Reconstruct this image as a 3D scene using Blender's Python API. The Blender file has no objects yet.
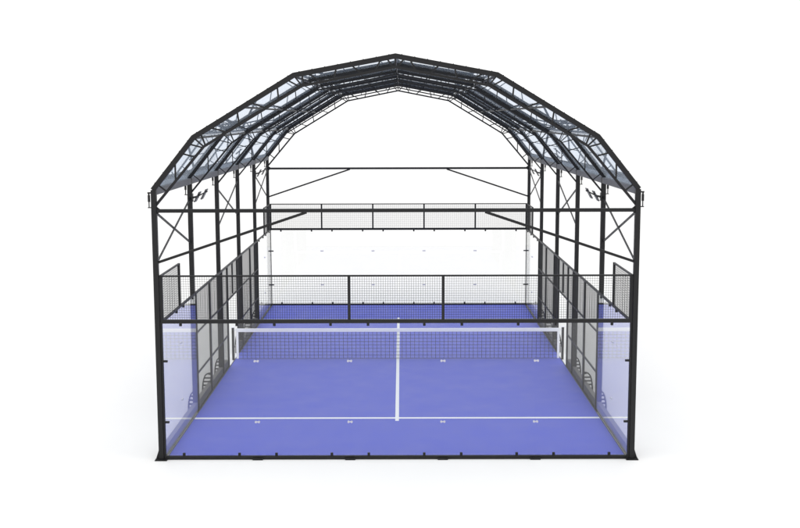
import bpy, bmesh, math, random
from mathutils import Vector, Matrix
random.seed(4)
S = bpy.context.scene
C = S.collection

# ------------------------------------------------------------------ materials
def principled(name, col, rough=.5, metal=0.0, var=.0, scale=8.0, bump=.0, bscale=300.0, coat=0.0, spec=.5):
    m = bpy.data.materials.new(name); m.use_nodes = True
    nt = m.node_tree; b = nt.nodes['Principled BSDF']
    b.inputs['Base Color'].default_value = (*col, 1)
    b.inputs['Roughness'].default_value = rough
    b.inputs['Metallic'].default_value = metal
    b.inputs['Coat Weight'].default_value = coat
    b.inputs['Specular IOR Level'].default_value = spec
    tc = nt.nodes.new('ShaderNodeTexCoord')
    if var:
        n = nt.nodes.new('ShaderNodeTexNoise'); n.inputs['Scale'].default_value = scale
        n.inputs['Detail'].default_value = 5; n.inputs['Roughness'].default_value = .6
        nt.links.new(tc.outputs['Object'], n.inputs['Vector'])
        r = nt.nodes.new('ShaderNodeMapRange')
        r.inputs['From Min'].default_value = .3; r.inputs['From Max'].default_value = .7
        r.inputs['To Min'].default_value = 1 - var; r.inputs['To Max'].default_value = 1 + var
        nt.links.new(n.outputs['Fac'], r.inputs['Value'])
        mx = nt.nodes.new('ShaderNodeVectorMath'); mx.operation = 'SCALE'
        mx.inputs[0].default_value = col
        nt.links.new(r.outputs['Result'], mx.inputs['Scale'])
        nt.links.new(mx.outputs['Vector'], b.inputs['Base Color'])
        r2 = nt.nodes.new('ShaderNodeMapRange')
        r2.inputs['From Min'].default_value = .3; r2.inputs['From Max'].default_value = .7
        r2.inputs['To Min'].default_value = rough * .85; r2.inputs['To Max'].default_value = min(1, rough * 1.15)
        nt.links.new(n.outputs['Fac'], r2.inputs['Value'])
        nt.links.new(r2.outputs['Result'], b.inputs['Roughness'])
    if bump:
        n2 = nt.nodes.new('ShaderNodeTexNoise'); n2.inputs['Scale'].default_value = bscale
        nt.links.new(tc.outputs['Object'], n2.inputs['Vector'])
        bp = nt.nodes.new('ShaderNodeBump'); bp.inputs['Strength'].default_value = bump
        bp.inputs['Distance'].default_value = .01
        nt.links.new(n2.outputs['Fac'], bp.inputs['Height'])
        nt.links.new(bp.outputs['Normal'], b.inputs['Normal'])
    return m

def pane_mat(name, tint, f0=.04, rough=.0, gloss=(1, 1, 1), diffuse=0.0):
    """clear sheet: transparent, with a Schlick reflection growing towards grazing angles"""
    m = bpy.data.materials.new(name); m.use_nodes = True
    nt = m.node_tree; nt.nodes.clear()
    out = nt.nodes.new('ShaderNodeOutputMaterial')
    tr = nt.nodes.new('ShaderNodeBsdfTransparent'); tr.inputs['Color'].default_value = (*tint, 1)
    gl = nt.nodes.new('ShaderNodeBsdfGlossy'); gl.inputs['Roughness'].default_value = rough
    gl.inputs['Color'].default_value = (*gloss, 1)
    lw = nt.nodes.new('ShaderNodeLayerWeight'); lw.inputs['Blend'].default_value = .5
    pw = nt.nodes.new('ShaderNodeMath'); pw.operation = 'POWER'; pw.inputs[1].default_value = 5
    nt.links.new(lw.outputs['Facing'], pw.inputs[0])
    ma = nt.nodes.new('ShaderNodeMath'); ma.operation = 'MULTIPLY_ADD'
    ma.inputs[1].default_value = 1 - f0; ma.inputs[2].default_value = f0
    nt.links.new(pw.outputs[0], ma.inputs[0])
    mix = nt.nodes.new('ShaderNodeMixShader')
    nt.links.new(ma.outputs[0], mix.inputs[0])
    base = tr.outputs[0]
    if diffuse:
        df = nt.nodes.new('ShaderNodeBsdfDiffuse'); df.inputs['Color'].default_value = (.30, .36, .44, 1)
        tl = nt.nodes.new('ShaderNodeBsdfTranslucent'); tl.inputs['Color'].default_value = (.30, .36, .44, 1)
        m1 = nt.nodes.new('ShaderNodeMixShader'); m1.inputs[0].default_value = .5
        nt.links.new(df.outputs[0], m1.inputs[1]); nt.links.new(tl.outputs[0], m1.inputs[2])
        m2 = nt.nodes.new('ShaderNodeMixShader'); m2.inputs[0].default_value = diffuse
        nt.links.new(base, m2.inputs[1]); nt.links.new(m1.outputs[0], m2.inputs[2])
        base = m2.outputs[0]
    nt.links.new(base, mix.inputs[1]); nt.links.new(gl.outputs[0], mix.inputs[2])
    nt.links.new(mix.outputs[0], out.inputs['Surface'])
    return m

M = dict(
    steel=principled('black powder coated steel', (.011, .011, .012), .5, spec=.3, var=.12, scale=5, bump=.05, bscale=500),
    wire=principled('black wire', (.012, .012, .013), .6),
    sill=principled('grey sill', (.23, .23, .235), .55, var=.1, scale=4),
    trim=principled('dark grey trim', (.09, .09, .10), .6, var=.1, scale=4),
    gutter=principled('galvanised steel', (.125, .125, .132), .55, metal=.0, spec=.25, var=.15, scale=3),
    chrome=principled('brushed steel', (.52, .52, .62), .4, metal=.3, var=.06, scale=60),
    turf=principled('blue court carpet', (.092, .118, .56), .62, spec=.3, var=.022, scale=1.3, bump=.25, bscale=900),
    line=principled('white line', (.84, .84, .86), .6, var=.02, scale=20),
    tape=principled('white net tape', (.94, .94, .94), .55, var=.02, scale=20),
    ground=principled('white ground', (.866, .863, .860), .9, spec=.2, var=.006, scale=.6),
    lamp=principled('lamp housing', (.018, .018, .02), .35, var=.1, scale=20),
    lens=principled('unlit lamp lens', (.03, .031, .034), .35, spec=.3, var=.05, scale=40),
    glass=pane_mat('clear toughened glass', (.996, .999, .998), f0=.034),
    roof=pane_mat('clear roof sheet', (.85, .89, .935), f0=.05, gloss=(.90, .94, 1), diffuse=.10),
)

# ------------------------------------------------------------------ mesh builder
class MB:
    def __init__(s): s.v = []; s.f = []
    def hexa(s, p):
        b = len(s.v); s.v += [tuple(q) for q in p]
        for f in ((0, 3, 2, 1), (4, 5, 6, 7), (0, 1, 5, 4), (1, 2, 6, 5), (2, 3, 7, 6), (3, 0, 4, 7)):
            s.f.append(tuple(b + i for i in f))
        return s
    def box(s, x0, x1, y0, y1, z0, z1):
        return s.hexa([(x0, y0, z0), (x1, y0, z0), (x1, y1, z0), (x0, y1, z0), (x0, y0, z1), (x1, y0, z1), (x1, y1, z1), (x0, y1, z1)])
    def bar(s, a, b, w, h, up=(0, 0, 1)):
        """rectangular bar from a to b: w across, h along 'up'"""
        a, b = Vector(a), Vector(b); d = (b - a).normalized(); u = Vector(up)
        if abs(d.dot(u)) > .98: u = Vector((0, 1, 0))
        sd = d.cross(u).normalized() * (w / 2); u = sd.cross(d).normalized() * (h / 2)
        return s.hexa([a - sd - u, a + sd - u, b + sd - u, b - sd - u, a - sd + u, a + sd + u, b + sd + u, b - sd + u])
    def tube(s, a, b, r, n=10):
        a, b = Vector(a), Vector(b); d = (b - a).normalized()
        u = Vector((0, 0, 1)) if abs(d.z) < .9 else Vector((1, 0, 0))
        p = d.cross(u).normalized(); q = d.cross(p)
        k = len(s.v)
        for e in (a, b):
            for i in range(n):
                t = 2 * math.pi * i / n
                s.v.append(tuple(e + p * (r * math.cos(t)) + q * (r * math.sin(t))))
        for i in range(n):
            j = (i + 1) % n; s.f.append((k + i, k + j, k + n + j, k + n + i))
        s.f.append(tuple(k + i for i in reversed(range(n)))); s.f.append(tuple(k + n + i for i in range(n)))
        return s
    def prism(s, pts, off):
        """polygon pts extruded by vector off"""
        k = len(s.v); n = len(pts); o = Vector(off)
        s.v += [tuple(p) for p in pts] + [tuple(Vector(p) + o) for p in pts]
        s.f.append(tuple(k + i for i in reversed(range(n)))); s.f.append(tuple(k + n + i for i in range(n)))
        for i in range(n):
            j = (i + 1) % n; s.f.append((k + i, k + j, k + n + j, k + n + i))
        return s
    def build(s, name, mat, parent=None, origin=None, bevel=0):
        me = bpy.data.meshes.new(name)
        me.from_pydata(s.v, [], s.f)
        bm = bmesh.new(); bm.from_mesh(me); bmesh.ops.recalc_face_normals(bm, faces=bm.faces)
        if bevel: bmesh.ops.bevel(bm, geom=bm.edges[:], offset=bevel, segments=2, affect='EDGES', clamp_overlap=True)
        o = Vector(origin) if origin is not None else sum((Vector(v) for v in s.v), Vector()) / len(s.v)
        bmesh.ops.translate(bm, verts=bm.verts, vec=-o)
        bm.to_mesh(me); bm.free()
        me.materials.append(M[mat])
        ob = bpy.data.objects.new(name, me); C.objects.link(ob)
        ob['world'] = tuple(o)
        if parent is not None:
            ob.parent = parent; ob.location = o - Vector(parent['world'])
        else:
            ob.location = o
        return ob

def thing(name, label, cat, loc, group=None):
    o = bpy.data.objects.new(name, None); C.objects.link(o)
    o.empty_display_size = .3; o.location = loc; o['world'] = tuple(loc)
    o['label'] = label; o['category'] = cat
    if group: o['group'] = group
    return o

# ------------------------------------------------------------------ setting
g = MB().box(-300, 300, -120, 600, -.5, -.03).build('ground', 'ground'); g['kind'] = 'structure'
fl = MB().box(-4.965, 4.965, .035, 19.965, -.02, 0).build('court_floor', 'turf'); fl['kind'] = 'structure'
SL = 3.22
MB().box(-4.962, 4.962, SL - .06, SL + .06, .0005, .004).build('service_line', 'line', fl)
MB().box(-4.962, 4.962, 20 - SL - .06, 20 - SL + .06, .0005, .004).build('service_line', 'line', fl)
MB().box(-.045, .045, SL - .26, SL - .0605, .0005, .004).build('center_line', 'line', fl)
MB().box(-.045, .045, SL + .0605, 20 - SL - .0605, .0005, .004).build('center_line', 'line', fl)

MB().box(-.045, .045, 20 - SL + .0605, 20 - SL + .30, .0005, .004).build('center_line', 'line', fl)

# ------------------------------------------------------------------ canopy
FY = [0, 4, 8, 12, 16, 20]
OUT = [(-5.122, 5.83), (-4.24, 6.93), (-2.12, 8.21), (0, 8.60), (2.12, 8.21), (4.24, 6.93), (5.122, 5.83)]
INN = [(-5.065, 5.51), (-4.03, 6.735), (-1.95, 7.99), (0, 8.375), (1.95, 7.99), (4.03, 6.735), (5.065, 5.51)]
CXC = 5.085          # column centre line
can = thing('canopy', 'black steel truss canopy with clear sheet roof arching over the whole blue court', 'canopy', (0, 10, 0))

def inset(P, d):
    """polyline P moved inwards (down) by d"""
    r = []
    for i, p in enumerate(P):
        ns = []
        for a, b in ((i - 1, i), (i, i + 1)):
            if a >= 0 and b < len(P):
                dx, dz = P[b][0] - P[a][0], P[b][1] - P[a][1]; l = math.hypot(dx, dz)
                ns.append((dz / l, -dx / l))
        nx, nz = sum(n[0] for n in ns), sum(n[1] for n in ns)
        l = math.hypot(nx, nz); nx, nz = nx / l, nz / l
        k = d / (nx * ns[0][0] + nz * ns[0][1])
        r.append((p[0] + nx * k, p[1] + nz * k))
    return r

def chord(mb, P, y, h, w):
    Q = inset(P, h)
    for i in range(len(P) - 1):
        a, b, c, d = P[i], P[i + 1], Q[i + 1], Q[i]
        mb.hexa([(d[0], y - w / 2, d[1]), (c[0], y - w / 2, c[1]), (c[0], y + w / 2, c[1]), (d[0], y + w / 2, d[1]),
                 (a[0], y - w / 2, a[1]), (b[0], y - w / 2, b[1]), (b[0], y + w / 2, b[1]), (a[0], y + w / 2, a[1])])
    return mb

OC = inset(OUT, .036); IC = inset(INN, .02)
lerp = lambda a, b, t: (a[0] + (b[0] - a[0]) * t, a[1] + (b[1] - a[1]) * t)
def webs(y):
    """ends of every web member of the truss at y"""
    r = []
    def w(p, q): r.append(((p[0], y, p[1]), (q[0], y, q[1])))
    for side in (0, 1):
        o = OC if not side else OC[::-1]; n = IC if not side else IC[::-1]
        # facet by the eave, middle facet, top facet: webs lean in turn outwards and inwards
        for (k, ts) in ((0, (.17, .48, .76)), (1, (.2, .4, .6, .8)), (2, (.17, .38, .6, .82))):
            L = math.dist(o[k], o[k + 1])
            for i, t in enumerate(ts):
                s = .085 / L * (1 if i % 2 == 0 else -1)
                w(lerp(o[k], o[k + 1], t - s), lerp(n[k], n[k + 1], t + s))
        for k in (1, 2):   # the fan of webs at a bend
            w(o[k], n[k])
            L0 = math.dist(o[k - 1], o[k]); L1 = math.dist(o[k], o[k + 1])
            w(lerp(o[k], o[k - 1], .17 / L0), lerp(n[k], n[k - 1], .02)); w(lerp(o[k], o[k + 1], .17 / L1), lerp(n[k], n[k + 1], .02))
    w(OC[3], IC[3]); w(lerp(OC[3], OC[2], .09), lerp(IC[3], IC[2], .02)); w(lerp(OC[3], OC[4], .09), lerp(IC[3], IC[4], .02))
    return r
web_count = 0; far_webs = MB()

TOP = inset(OUT, -.013)      # roof sheets lie on this line
for yi, y in enumerate(FY):
    end = yi in (0, 5)
    ho, hi = (.082, .054) if end else (.052, .040)      # the end frames are the heavier ones
    tr = chord(MB(), OUT, y, ho, .075).build('roof_truss', 'steel', can)
    chord(MB(), INN, y, hi, .05).build('inner_chord', 'steel', tr)
    wd = .04 if end else .027
    for p, q in webs(y):
        if web_count < 100:
            MB().bar(p, q, wd * .8, wd, up=(0, 1, 0)).build('web', 'steel', tr); web_count += 1
        else: far_webs.bar(p, q, wd * .8, wd, up=(0, 1, 0))
    # cover strip clamping the sheets, with bolt heads along it
    st = chord(MB(), inset(OUT, -.024), y, .023, .07)
    for k in range(6):
        L = math.dist(OUT[k], OUT[k + 1]); n = max(3, int(L / .24))
        P = inset(OUT, -.026)
        for i in range(n):
            p = lerp(P[k], P[k + 1], (i + .5) / n)
            st.tube((p[0], y - .016, p[1]), (p[0], y + .016, p[1]), .011, 6)
    st.build('cover_strip', 'steel', tr)
    for s in (-1, 1):
        x = s * CXC
        col = MB().box(x - .055, x + .055, y - .055, y + .055, -.008, 5.81).build('column', 'steel', can, bevel=.006)
        bp = MB()
        bp.box(x - .13, x + .13, y - .13, y + .13, -.03, -.0085)
        for q in (-1, 1):
            if q != -s:
                bp.prism([(x + q * .0555, y - .006, -.008), (x + q * .125, y - .006, -.008), (x + q * .0555, y - .006, .20)], (0, .012, 0))
            bp.tube((x + s * .1, y + q * .1, -.0085), (x + s * .1, y + q * .1, .018), .014, 6)
        bp.build('base_plate', 'steel', col)
        # small tensioner hung on brackets on the outer face near the column head
        br = MB()
        br.box(min(x + s * .056, x + s * .13), max(x + s * .056, x + s * .13), y - .02, y + .02, 5.735, 5.765)
        br.tube((x + s * .105, y, 5.735), (x + s * .105, y, 5.70), .018, 8)
        br.tube((x + s * .105, y, 5.70), (x + s * .105, y, 5.56), .026, 10)
        br.tube((x + s * .105, y, 5.56), (x + s * .105, y, 5.44), .012, 8)
        br.box(min(x + s * .056, x + s * .13), max(x + s * .056, x + s * .13), y - .015, y + .015, 5.43, 5.45)
        br.build('bracket', 'steel', col)
        # gusset between column and truss foot
        gp = MB().prism([(x - s * .056, y - .008, 5.30), (x - s * .16, y - .008, 5.375), (x - s * .056, y - .008, 5.46)], (0, .016, 0)) if end else None
        if gp: gp.build('gusset', 'steel', col)

fw = far_webs.build('web', 'steel', can); fw['kind'] = 'stuff'
# eave beams, purlins, roof sheets bay by bay
for s in (-1, 1):
    for a, b in zip(FY[:-1], FY[1:]):
        x = s * 5.085
        MB().box(x - .05, x + .05, a + .0555, b - .0555, 5.705, 5.845).build('eave_beam', 'gutter', can)
pur = [OUT[1], lerp(OUT[1], OUT[2], .5), OUT[2], OUT[3]]
pur = pur + [(-p[0], p[1]) for p in pur[:-1]]
for a, b in zip(FY[:-1], FY[1:]):
    for p in pur:
        MB().bar((p[0], a + .051, p[1] - .045), (p[0], b - .051, p[1] - .036), .038, .042).build('purlin', 'steel', can)
    for k in range(6):
        p, q = TOP[k], TOP[k + 1]
        dx, dz = q[0] - p[0], q[1] - p[1]; L = math.hypot(dx, dz); ux, uz = dx / L, dz / L; nx, nz = -uz, ux
        e = .006; t = .006
        p = (p[0] + ux * e, p[1] + uz * e); q = (q[0] - ux * e, q[1] - uz * e)
        y0, y1 = a + .004, b - .004
        MB().hexa([(p[0], y0, p[1]), (q[0], y0, q[1]), (q[0], y1, q[1]), (p[0], y1, p[1]),
                   (p[0] + nx * t, y0, p[1] + nz * t), (q[0] + nx * t, y0, q[1] + nz * t),
                   (q[0] + nx * t, y1, q[1] + nz * t), (p[0] + nx * t, y1, p[1] + nz * t)]).build('roof_panel', 'roof', can)
# ties and braces of the two end frames
for y, sy in ((0, -1), (20, 1)):
    MB().bar((-CXC + .056, y, 5.37), (CXC - .056, y, 5.37), .06, .075).build('tie_beam', 'steel', can)
    for s in (-1, 1):
        MB().bar((s * (CXC - .055), y, 4.28), (s * 1.88, y, 5.335), .05, .055).build('knee_brace', 'steel', can)
# crossed braces in the side walls
for a, b in ((0, 4), (8, 12), (16, 20)):
    for s in (-1, 1):
        MB().bar((s * (CXC + .014), a + .055, 5.36), (s * (CXC + .014), b - .055, 4.27), .022, .05).build('cross_brace', 'steel', can)
        MB().bar((s * (CXC - .014), a + .055, 4.27), (s * (CXC - .014), b - .055, 5.36), .022, .05).build('cross_brace', 'steel', can)

# ------------------------------------------------------------------ glass back walls
def wires_xz(x0, x1, y, z0, z1, p=.05, w=.0048):
    mb = MB(); n = round((x1 - x0) / p); m = round((z1 - z0) / p)
    for i in range(1, n):
        x = x0 + (x1 - x0) * i / n; mb.box(x - w / 2, x + w / 2, y - w / 2, y + w / 2, z0, z1)
    for j in range(1, m):
        z = z0 + (z1 - z0) * j / m; mb.box(x0, x1, y - w * 1.5, y - w * .5 - .0001, z - w / 2, z + w / 2)
    return mb
def wires_yz(x, y0, y1, z0, z1, p=.05, w=.0036):
    mb = MB(); n = round((y1 - y0) / p); m = round((z1 - z0) / p)
    for i in range(1, n):
        y = y0 + (y1 - y0) * i / n; mb.box(x - w / 2, x + w / 2, y - w / 2, y + w / 2, z0, z1)
    for j in range(1, m):
        z = z0 + (z1 - z0) * j / m; mb.box(x - w * 1.5, x - w * .5 - .0001, y0, y1, z - w / 2, z + w / 2)
    return mb

def back_wall(y, sy, label, post_x):
    """sy = +1: the court lies towards +y"""
    t = thing('glass_wall', label, 'glass wall', (0, y, 0))
    for k in range(5):
        x0 = -5 + 2 * k
        MB().box(max(x0 + .0015, -4.985), min(x0 + 1.9985, 4.985), y - .006, y + .006, .07, 2.965).build('glass_pane', 'glass', t)
    MB().box(-5.02, 5.02, y - .03, y + .03, -.028, .05).build('base_beam', 'steel', t)
    MB().box(-5.02, 5.02, y - .03, y + .03, 2.965, 3.045).build('mesh_rail', 'steel', t)
    MB().box(-5.02, 5.02, y - .018, y + .018, 3.965, 4.0).build('mesh_rail', 'steel', t)
    xs = [-4.99] + post_x + [4.99]
    for i, x in enumerate(xs):
        MB().box(x - .03, x + .03, y - .0295, y + .0295, 3.045, 3.965).build('post', 'steel', t)
    for a, b in zip(xs[:-1], xs[1:]):
        wires_xz(a + .03, b - .03, y, 3.045, 3.965).build('wire_mesh', 'wire', t)
    for s in (-1, 1):   # full height post at each end of the glass
        MB().box(min(s * 4.988, s * 5.026), max(s * 4.988, s * 5.026), y - .03, y + .03, .05, 2.965).build('post', 'steel', t)
    # clips holding the glass above and below
    for k in range(5):
        for d in (-.6, .6):
            x = -4 + 2 * k + d
            for z0, z1 in ((2.905, 2.966), (.049, .115)):
                MB().box(x - .028, x + .028, y - .022, y + .022, z0, z1).build('clip', 'steel', t, bevel=.004)
    for z in (.80, 2.14):
        for x in (-3, -1, 1, 3):   # bright plates across the joints
            mb = MB()
            for dx in (-.034, .034):
                mb.tube((x + dx, y - .020, z), (x + dx, y + .020, z), .023, 14)
            mb.box(x - .034, x + .034, y - .014, y + .014, z - .012, z + .012)
            mb.build('joint_clamp', 'chrome', t)
        for s in (-1, 1):          # dark ones on the end posts
            MB().box(min(s * 4.90, s * 4.989), max(s * 4.90, s * 4.989), y - .02, y + .02, z - .022, z + .022).build('clip', 'steel', t)
    for x in (-3, -1, 1, 3):       # feet under the base beam
        MB().box(x - .11, x + .11, y - sy * .031 - .05, y - sy * .031 + .01, -.03, .012).build('foot', 'steel', t)
    return t
back_wall(0, 1, 'near glass back wall with black wire mesh along its top, in front of the net', [-1.0, 1.0])
back_wall(20, -1, 'far glass back wall at the other end of the court, topped by five mesh panels', [-3.0, -1.0, 1.0, 3.0])

# ------------------------------------------------------------------ side fences
def side_fence(s, label):
    X = s * 5.0
    t = thing('court_fence', label, 'fence', (X, 10, 0))
    def bx(x0, x1, *r): return MB().box(min(X + s * x0, X + s * x1), max(X + s * x0, X + s * x1), *r)
    # glass: four metres at each end
    for y0, y1 in ((.05, 1.996), (2.004, 3.97), (16.03, 17.996), (18.004, 19.95)):
        bx(.0, .012, y0, y1, .02, 2.965).build('glass_pane', 'glass', t)
        for d in (.4, 1.55):
            bx(-.02, .03, y0 + d - .028, y0 + d + .028, 2.905, 2.966).build('clip', 'steel', t)
    for yj in (2, 18):
        for z in (.80, 2.14):
            mb = MB()
            for d in (-.034, .034): mb.tube((X - s * .014, yj + d, z), (X + s * .026, yj + d, z), .023, 14)
            mb.box(min(X - s * .010, X + s * .022), max(X - s * .010, X + s * .022), yj - .034, yj + .034, z - .012, z + .012)
            mb.build('joint_clamp', 'chrome', t)
    # sill outside the wall foot
    for y0, y1 in ((.14, 3.95), (4.05, 8.97), (11.03, 15.95), (16.05, 19.86)):
        bx(.02, .13, y0, y1, -.03, .21).build('sill', 'sill', t)
    bx(-.034, -.021, .04, 19.96, -.028, .018).build('edge_trim', 'trim', t)
    # long top rail and the raised corner panels
    bx(-.012, .028, .06, 19.94, 2.965, 3.02).build('rail', 'steel', t)
    for y0, y1 in ((.06, 2.0), (18.0, 19.94)):
        bx(-.012, .028, y0, y1, 3.965, 4.0).build('rail', 'steel', t)
        yp = y1 if y0 < 10 else y0
        bx(-.02, .03, yp - .03, yp + .03, 3.02, 4.0).build('post', 'steel', t)
        wires_yz(X + s * .008, y0, y1, 3.02, 3.965).build('wire_mesh', 'wire', t)
    posts = [4, 6, 8, 9, 11, 12, 14, 16]
    for y in posts:
        w = .05 if y in (6, 14) else .035
        bx(-.015, .035, y - w, y + w, -.02, 2.965).build('post', 'steel', t)
    bx(-.012, .028, 9.975, 10.025, 2.03, 2.965).build('post', 'steel', t)
    for a, b in ((4, 6), (6, 8), (8, 9), (11, 12), (12, 14), (14, 16)):
        ya, yb = a + .05, b - .05
        for z in (.95, 1.98):
            bx(-.010, .026, ya, yb, z - .018, z + .018).build('rail', 'steel', t)
        bx(-.010, .026, ya, yb, .0, .03).build('rail', 'steel', t)
        wires_yz(X + s * .008, ya, yb, .03, .932).build('wire_mesh', 'wire', t)
        wires_yz(X + s * .008, ya, yb, .968, 1.962).build('wire_mesh', 'wire', t)
        wires_yz(X + s * .008, ya, yb, 1.998, 2.965).build('wire_mesh', 'wire', t)
    for a, b in ((9.035, 9.975), (10.025, 10.965)):     # mesh over the two door openings
        bx(-.010, .026, a, b, 1.962, 1.998).build('rail', 'steel', t)
        wires_yz(X + s * .008, a, b, 1.998, 2.965).build('wire_mesh', 'wire', t)
    # slanted stay with rungs at the foot of the posts
    for y in (4, 6, 8, 12, 14, 16):
        mb = MB()
        xo = X + s * .145
        arc = [(.262, -.028), (.258, .10), (.245, .22), (.222, .33), (.188, .42), (.14, .47), (.09, .485), (.036, .47)]
        for a, b in zip(arc[:-1], arc[1:]):
            mb.bar((X + s * a[0], y, a[1]), (X + s * b[0], y, b[1]), .06, .03, up=(s, 0, .3))
        for z in (.06, .16, .26, .36):
            mb.bar((X + s * .0355, y, z), (X + s * (.255 - z * z * .4), y, z), .052, .03)
        mb.box(min(X + s * .131, X + s * .29), max(X + s * .131, X + s * .29), y - .06, y + .06, -.03, -.012)
        mb.build('foot_stay', 'steel', t)
    return t
side_fence(-1, 'left side fence of grey wire mesh with clear glass ends and door gaps')
side_fence(1, 'right side fence of grey wire mesh with clear glass ends and door gaps')

# ------------------------------------------------------------------ net
net = thing('court_net', 'black court net with white top band stretched across the middle of the blue court', 'net', (0, 10, 0))
MB().box(-4.93, 4.93, 9.985, 10.015, .845, .955).build('top_band', 'tape', net, bevel=.008)
for s in (-1, 1):
    MB().box(min(s * 4.86, s * 4.93), max(s * 4.86, s * 4.93), 9.987, 10.013, .02, .844).build('side_tape', 'tape', net)
    p = MB().box(min(s * 4.99, s * 5.06), max(s * 4.99, s * 5.06), 9.965, 10.035, -.02, .98).build('net_post', 'steel', net, bevel=.008)
    mb = MB().box(min(s * 4.97, s * 5.08), max(s * 4.97, s * 5.08), 9.95, 10.05, .981, 1.01)
    mb.build('post_cap', 'tape', p, bevel=.008)
    MB().tube((s * 4.93, 10, .90), (s * 4.99, 10, .90), .012, 8).build('tension_rope', 'tape', net)
mb = MB(); w = .0105
nx = 76
for i in range(1, nx):
    x = -4.86 + 9.72 * i / nx; mb.box(x - w / 2, x + w / 2, 10 - w / 2, 10 + w / 2, .02, .844)
for j in range(8):
    z = .02 + .824 * j / 8 ; mb.box(-4.86, 4.86, 10 - w * 1.5, 10 - w * .5 - .0001, z, z + w)
mb.build('netting', 'wire', net)

# ------------------------------------------------------------------ floodlights
def floodlight(s, y, label):
    x = s * (CXC - .056); z = 5.37
    t = thing('floodlight', label, 'floodlight', (x, y, z), 'floodlights on the canopy columns')
    d = -s
    MB().box(min(x, x + d * .02), max(x, x + d * .02), y - .06, y + .06, z - .10, z + .10).build('wall_bracket', 'lamp', t)
    MB().bar((x + d * .02, y, z), (x + d * .16, y, z + .03), .05, .05).bar((x + d * .13, y, z + .03), (x + d * .38, y, z + .155), .035, .03).build('arm', 'lamp', t)
    for k in (0, 1):
        c = Vector((x + d * (.135 + .165 * k), y, z + .02 + .065 * k))
        u = Vector((d * .47, 0, .88)); n = Vector((d * .88, 0, -.47))      # along the lamp, out of its face
        mb = MB(); mb.bar(c - u * .14, c + u * .14, .30, .018, up=n)
        for q in range(7):
            mb.bar(c - n * .016 - u * .12 + u * .04 * q - Vector((0, .15, 0)), c - n * .016 - u * .12 + u * .04 * q + Vector((0, .15, 0)), .008, .012, up=n)
        h = mb.build('lamp_head', 'lamp', t)
        MB().bar(c - u * .12 + n * .0115, c + u * .12 + n * .0115, .26, .005, up=n).build('lens', 'lens', h)
floodlight(-1, 4, 'unlit twin floodlight on the left column nearest after the corner column')
floodlight(1, 4, 'unlit twin floodlight on the right column nearest after the corner column')
floodlight(-1, 16, 'small distant twin floodlight on the left, last column before the far corner')
floodlight(1, 16, 'small distant twin floodlight on the right, last column before the far corner')

for o in bpy.data.objects:
    if 'world' in o: del o['world']

# ------------------------------------------------------------------ light: white studio surround and a large soft lamp
W = bpy.data.worlds.new('World'); S.world = W; W.use_nodes = True
bg = W.node_tree.nodes['Background']; bg.inputs['Color'].default_value = (1, 1, 1, 1); bg.inputs['Strength'].default_value = 1.18
la = bpy.data.lights.new('studio_softbox', 'AREA'); la.shape = 'RECTANGLE'; la.size = 26; la.size_y = 18; la.energy = 2300
lo = bpy.data.objects.new('studio_softbox', la); C.objects.link(lo)
lo.location = (0, 1, 32)
lo.rotation_euler = (Vector((0, 6, 0)) - lo.location).to_track_quat('-Z', 'Y').to_euler()

# ------------------------------------------------------------------ camera
cx, cy, h, f, t, yaw, roll = 1.16286704e-01, 2.34072522e+01, 7.29157526e+00, 1.11478520e+03, 1.29961164e-01, -1.35740319e-03, 2.36676511e-03
s_, c_ = math.sin(yaw), math.cos(yaw)
F = Vector((math.cos(t) * s_, math.cos(t) * c_, -math.sin(t)))
U = Vector((math.sin(t) * s_, math.sin(t) * c_, math.cos(t)))
R = Vector((c_, -s_, 0))
R2 = R * math.cos(roll) - U * math.sin(roll); U2 = R * math.sin(roll) + U * math.cos(roll)
cam = bpy.data.cameras.new('camera'); co = bpy.data.objects.new('camera', cam); C.objects.link(co)
m = Matrix.Identity(4)
for i in range(3): m[i][0], m[i][1], m[i][2] = R2[i], U2[i], -F[i]
m[0][3], m[1][3], m[2][3] = cx, -cy, h
co.matrix_world = m
cam.sensor_width = 36; cam.lens = f * 36 / 800; cam.clip_start = .1; cam.clip_end = 2000
S.camera = co
S.view_settings.view_transform = 'Standard'; S.view_settings.look = 'None'; S.view_settings.exposure = 0
S.cycles.transparent_max_bounces = 64; S.cycles.max_bounces = 16; S.cycles.glossy_bounces = 8
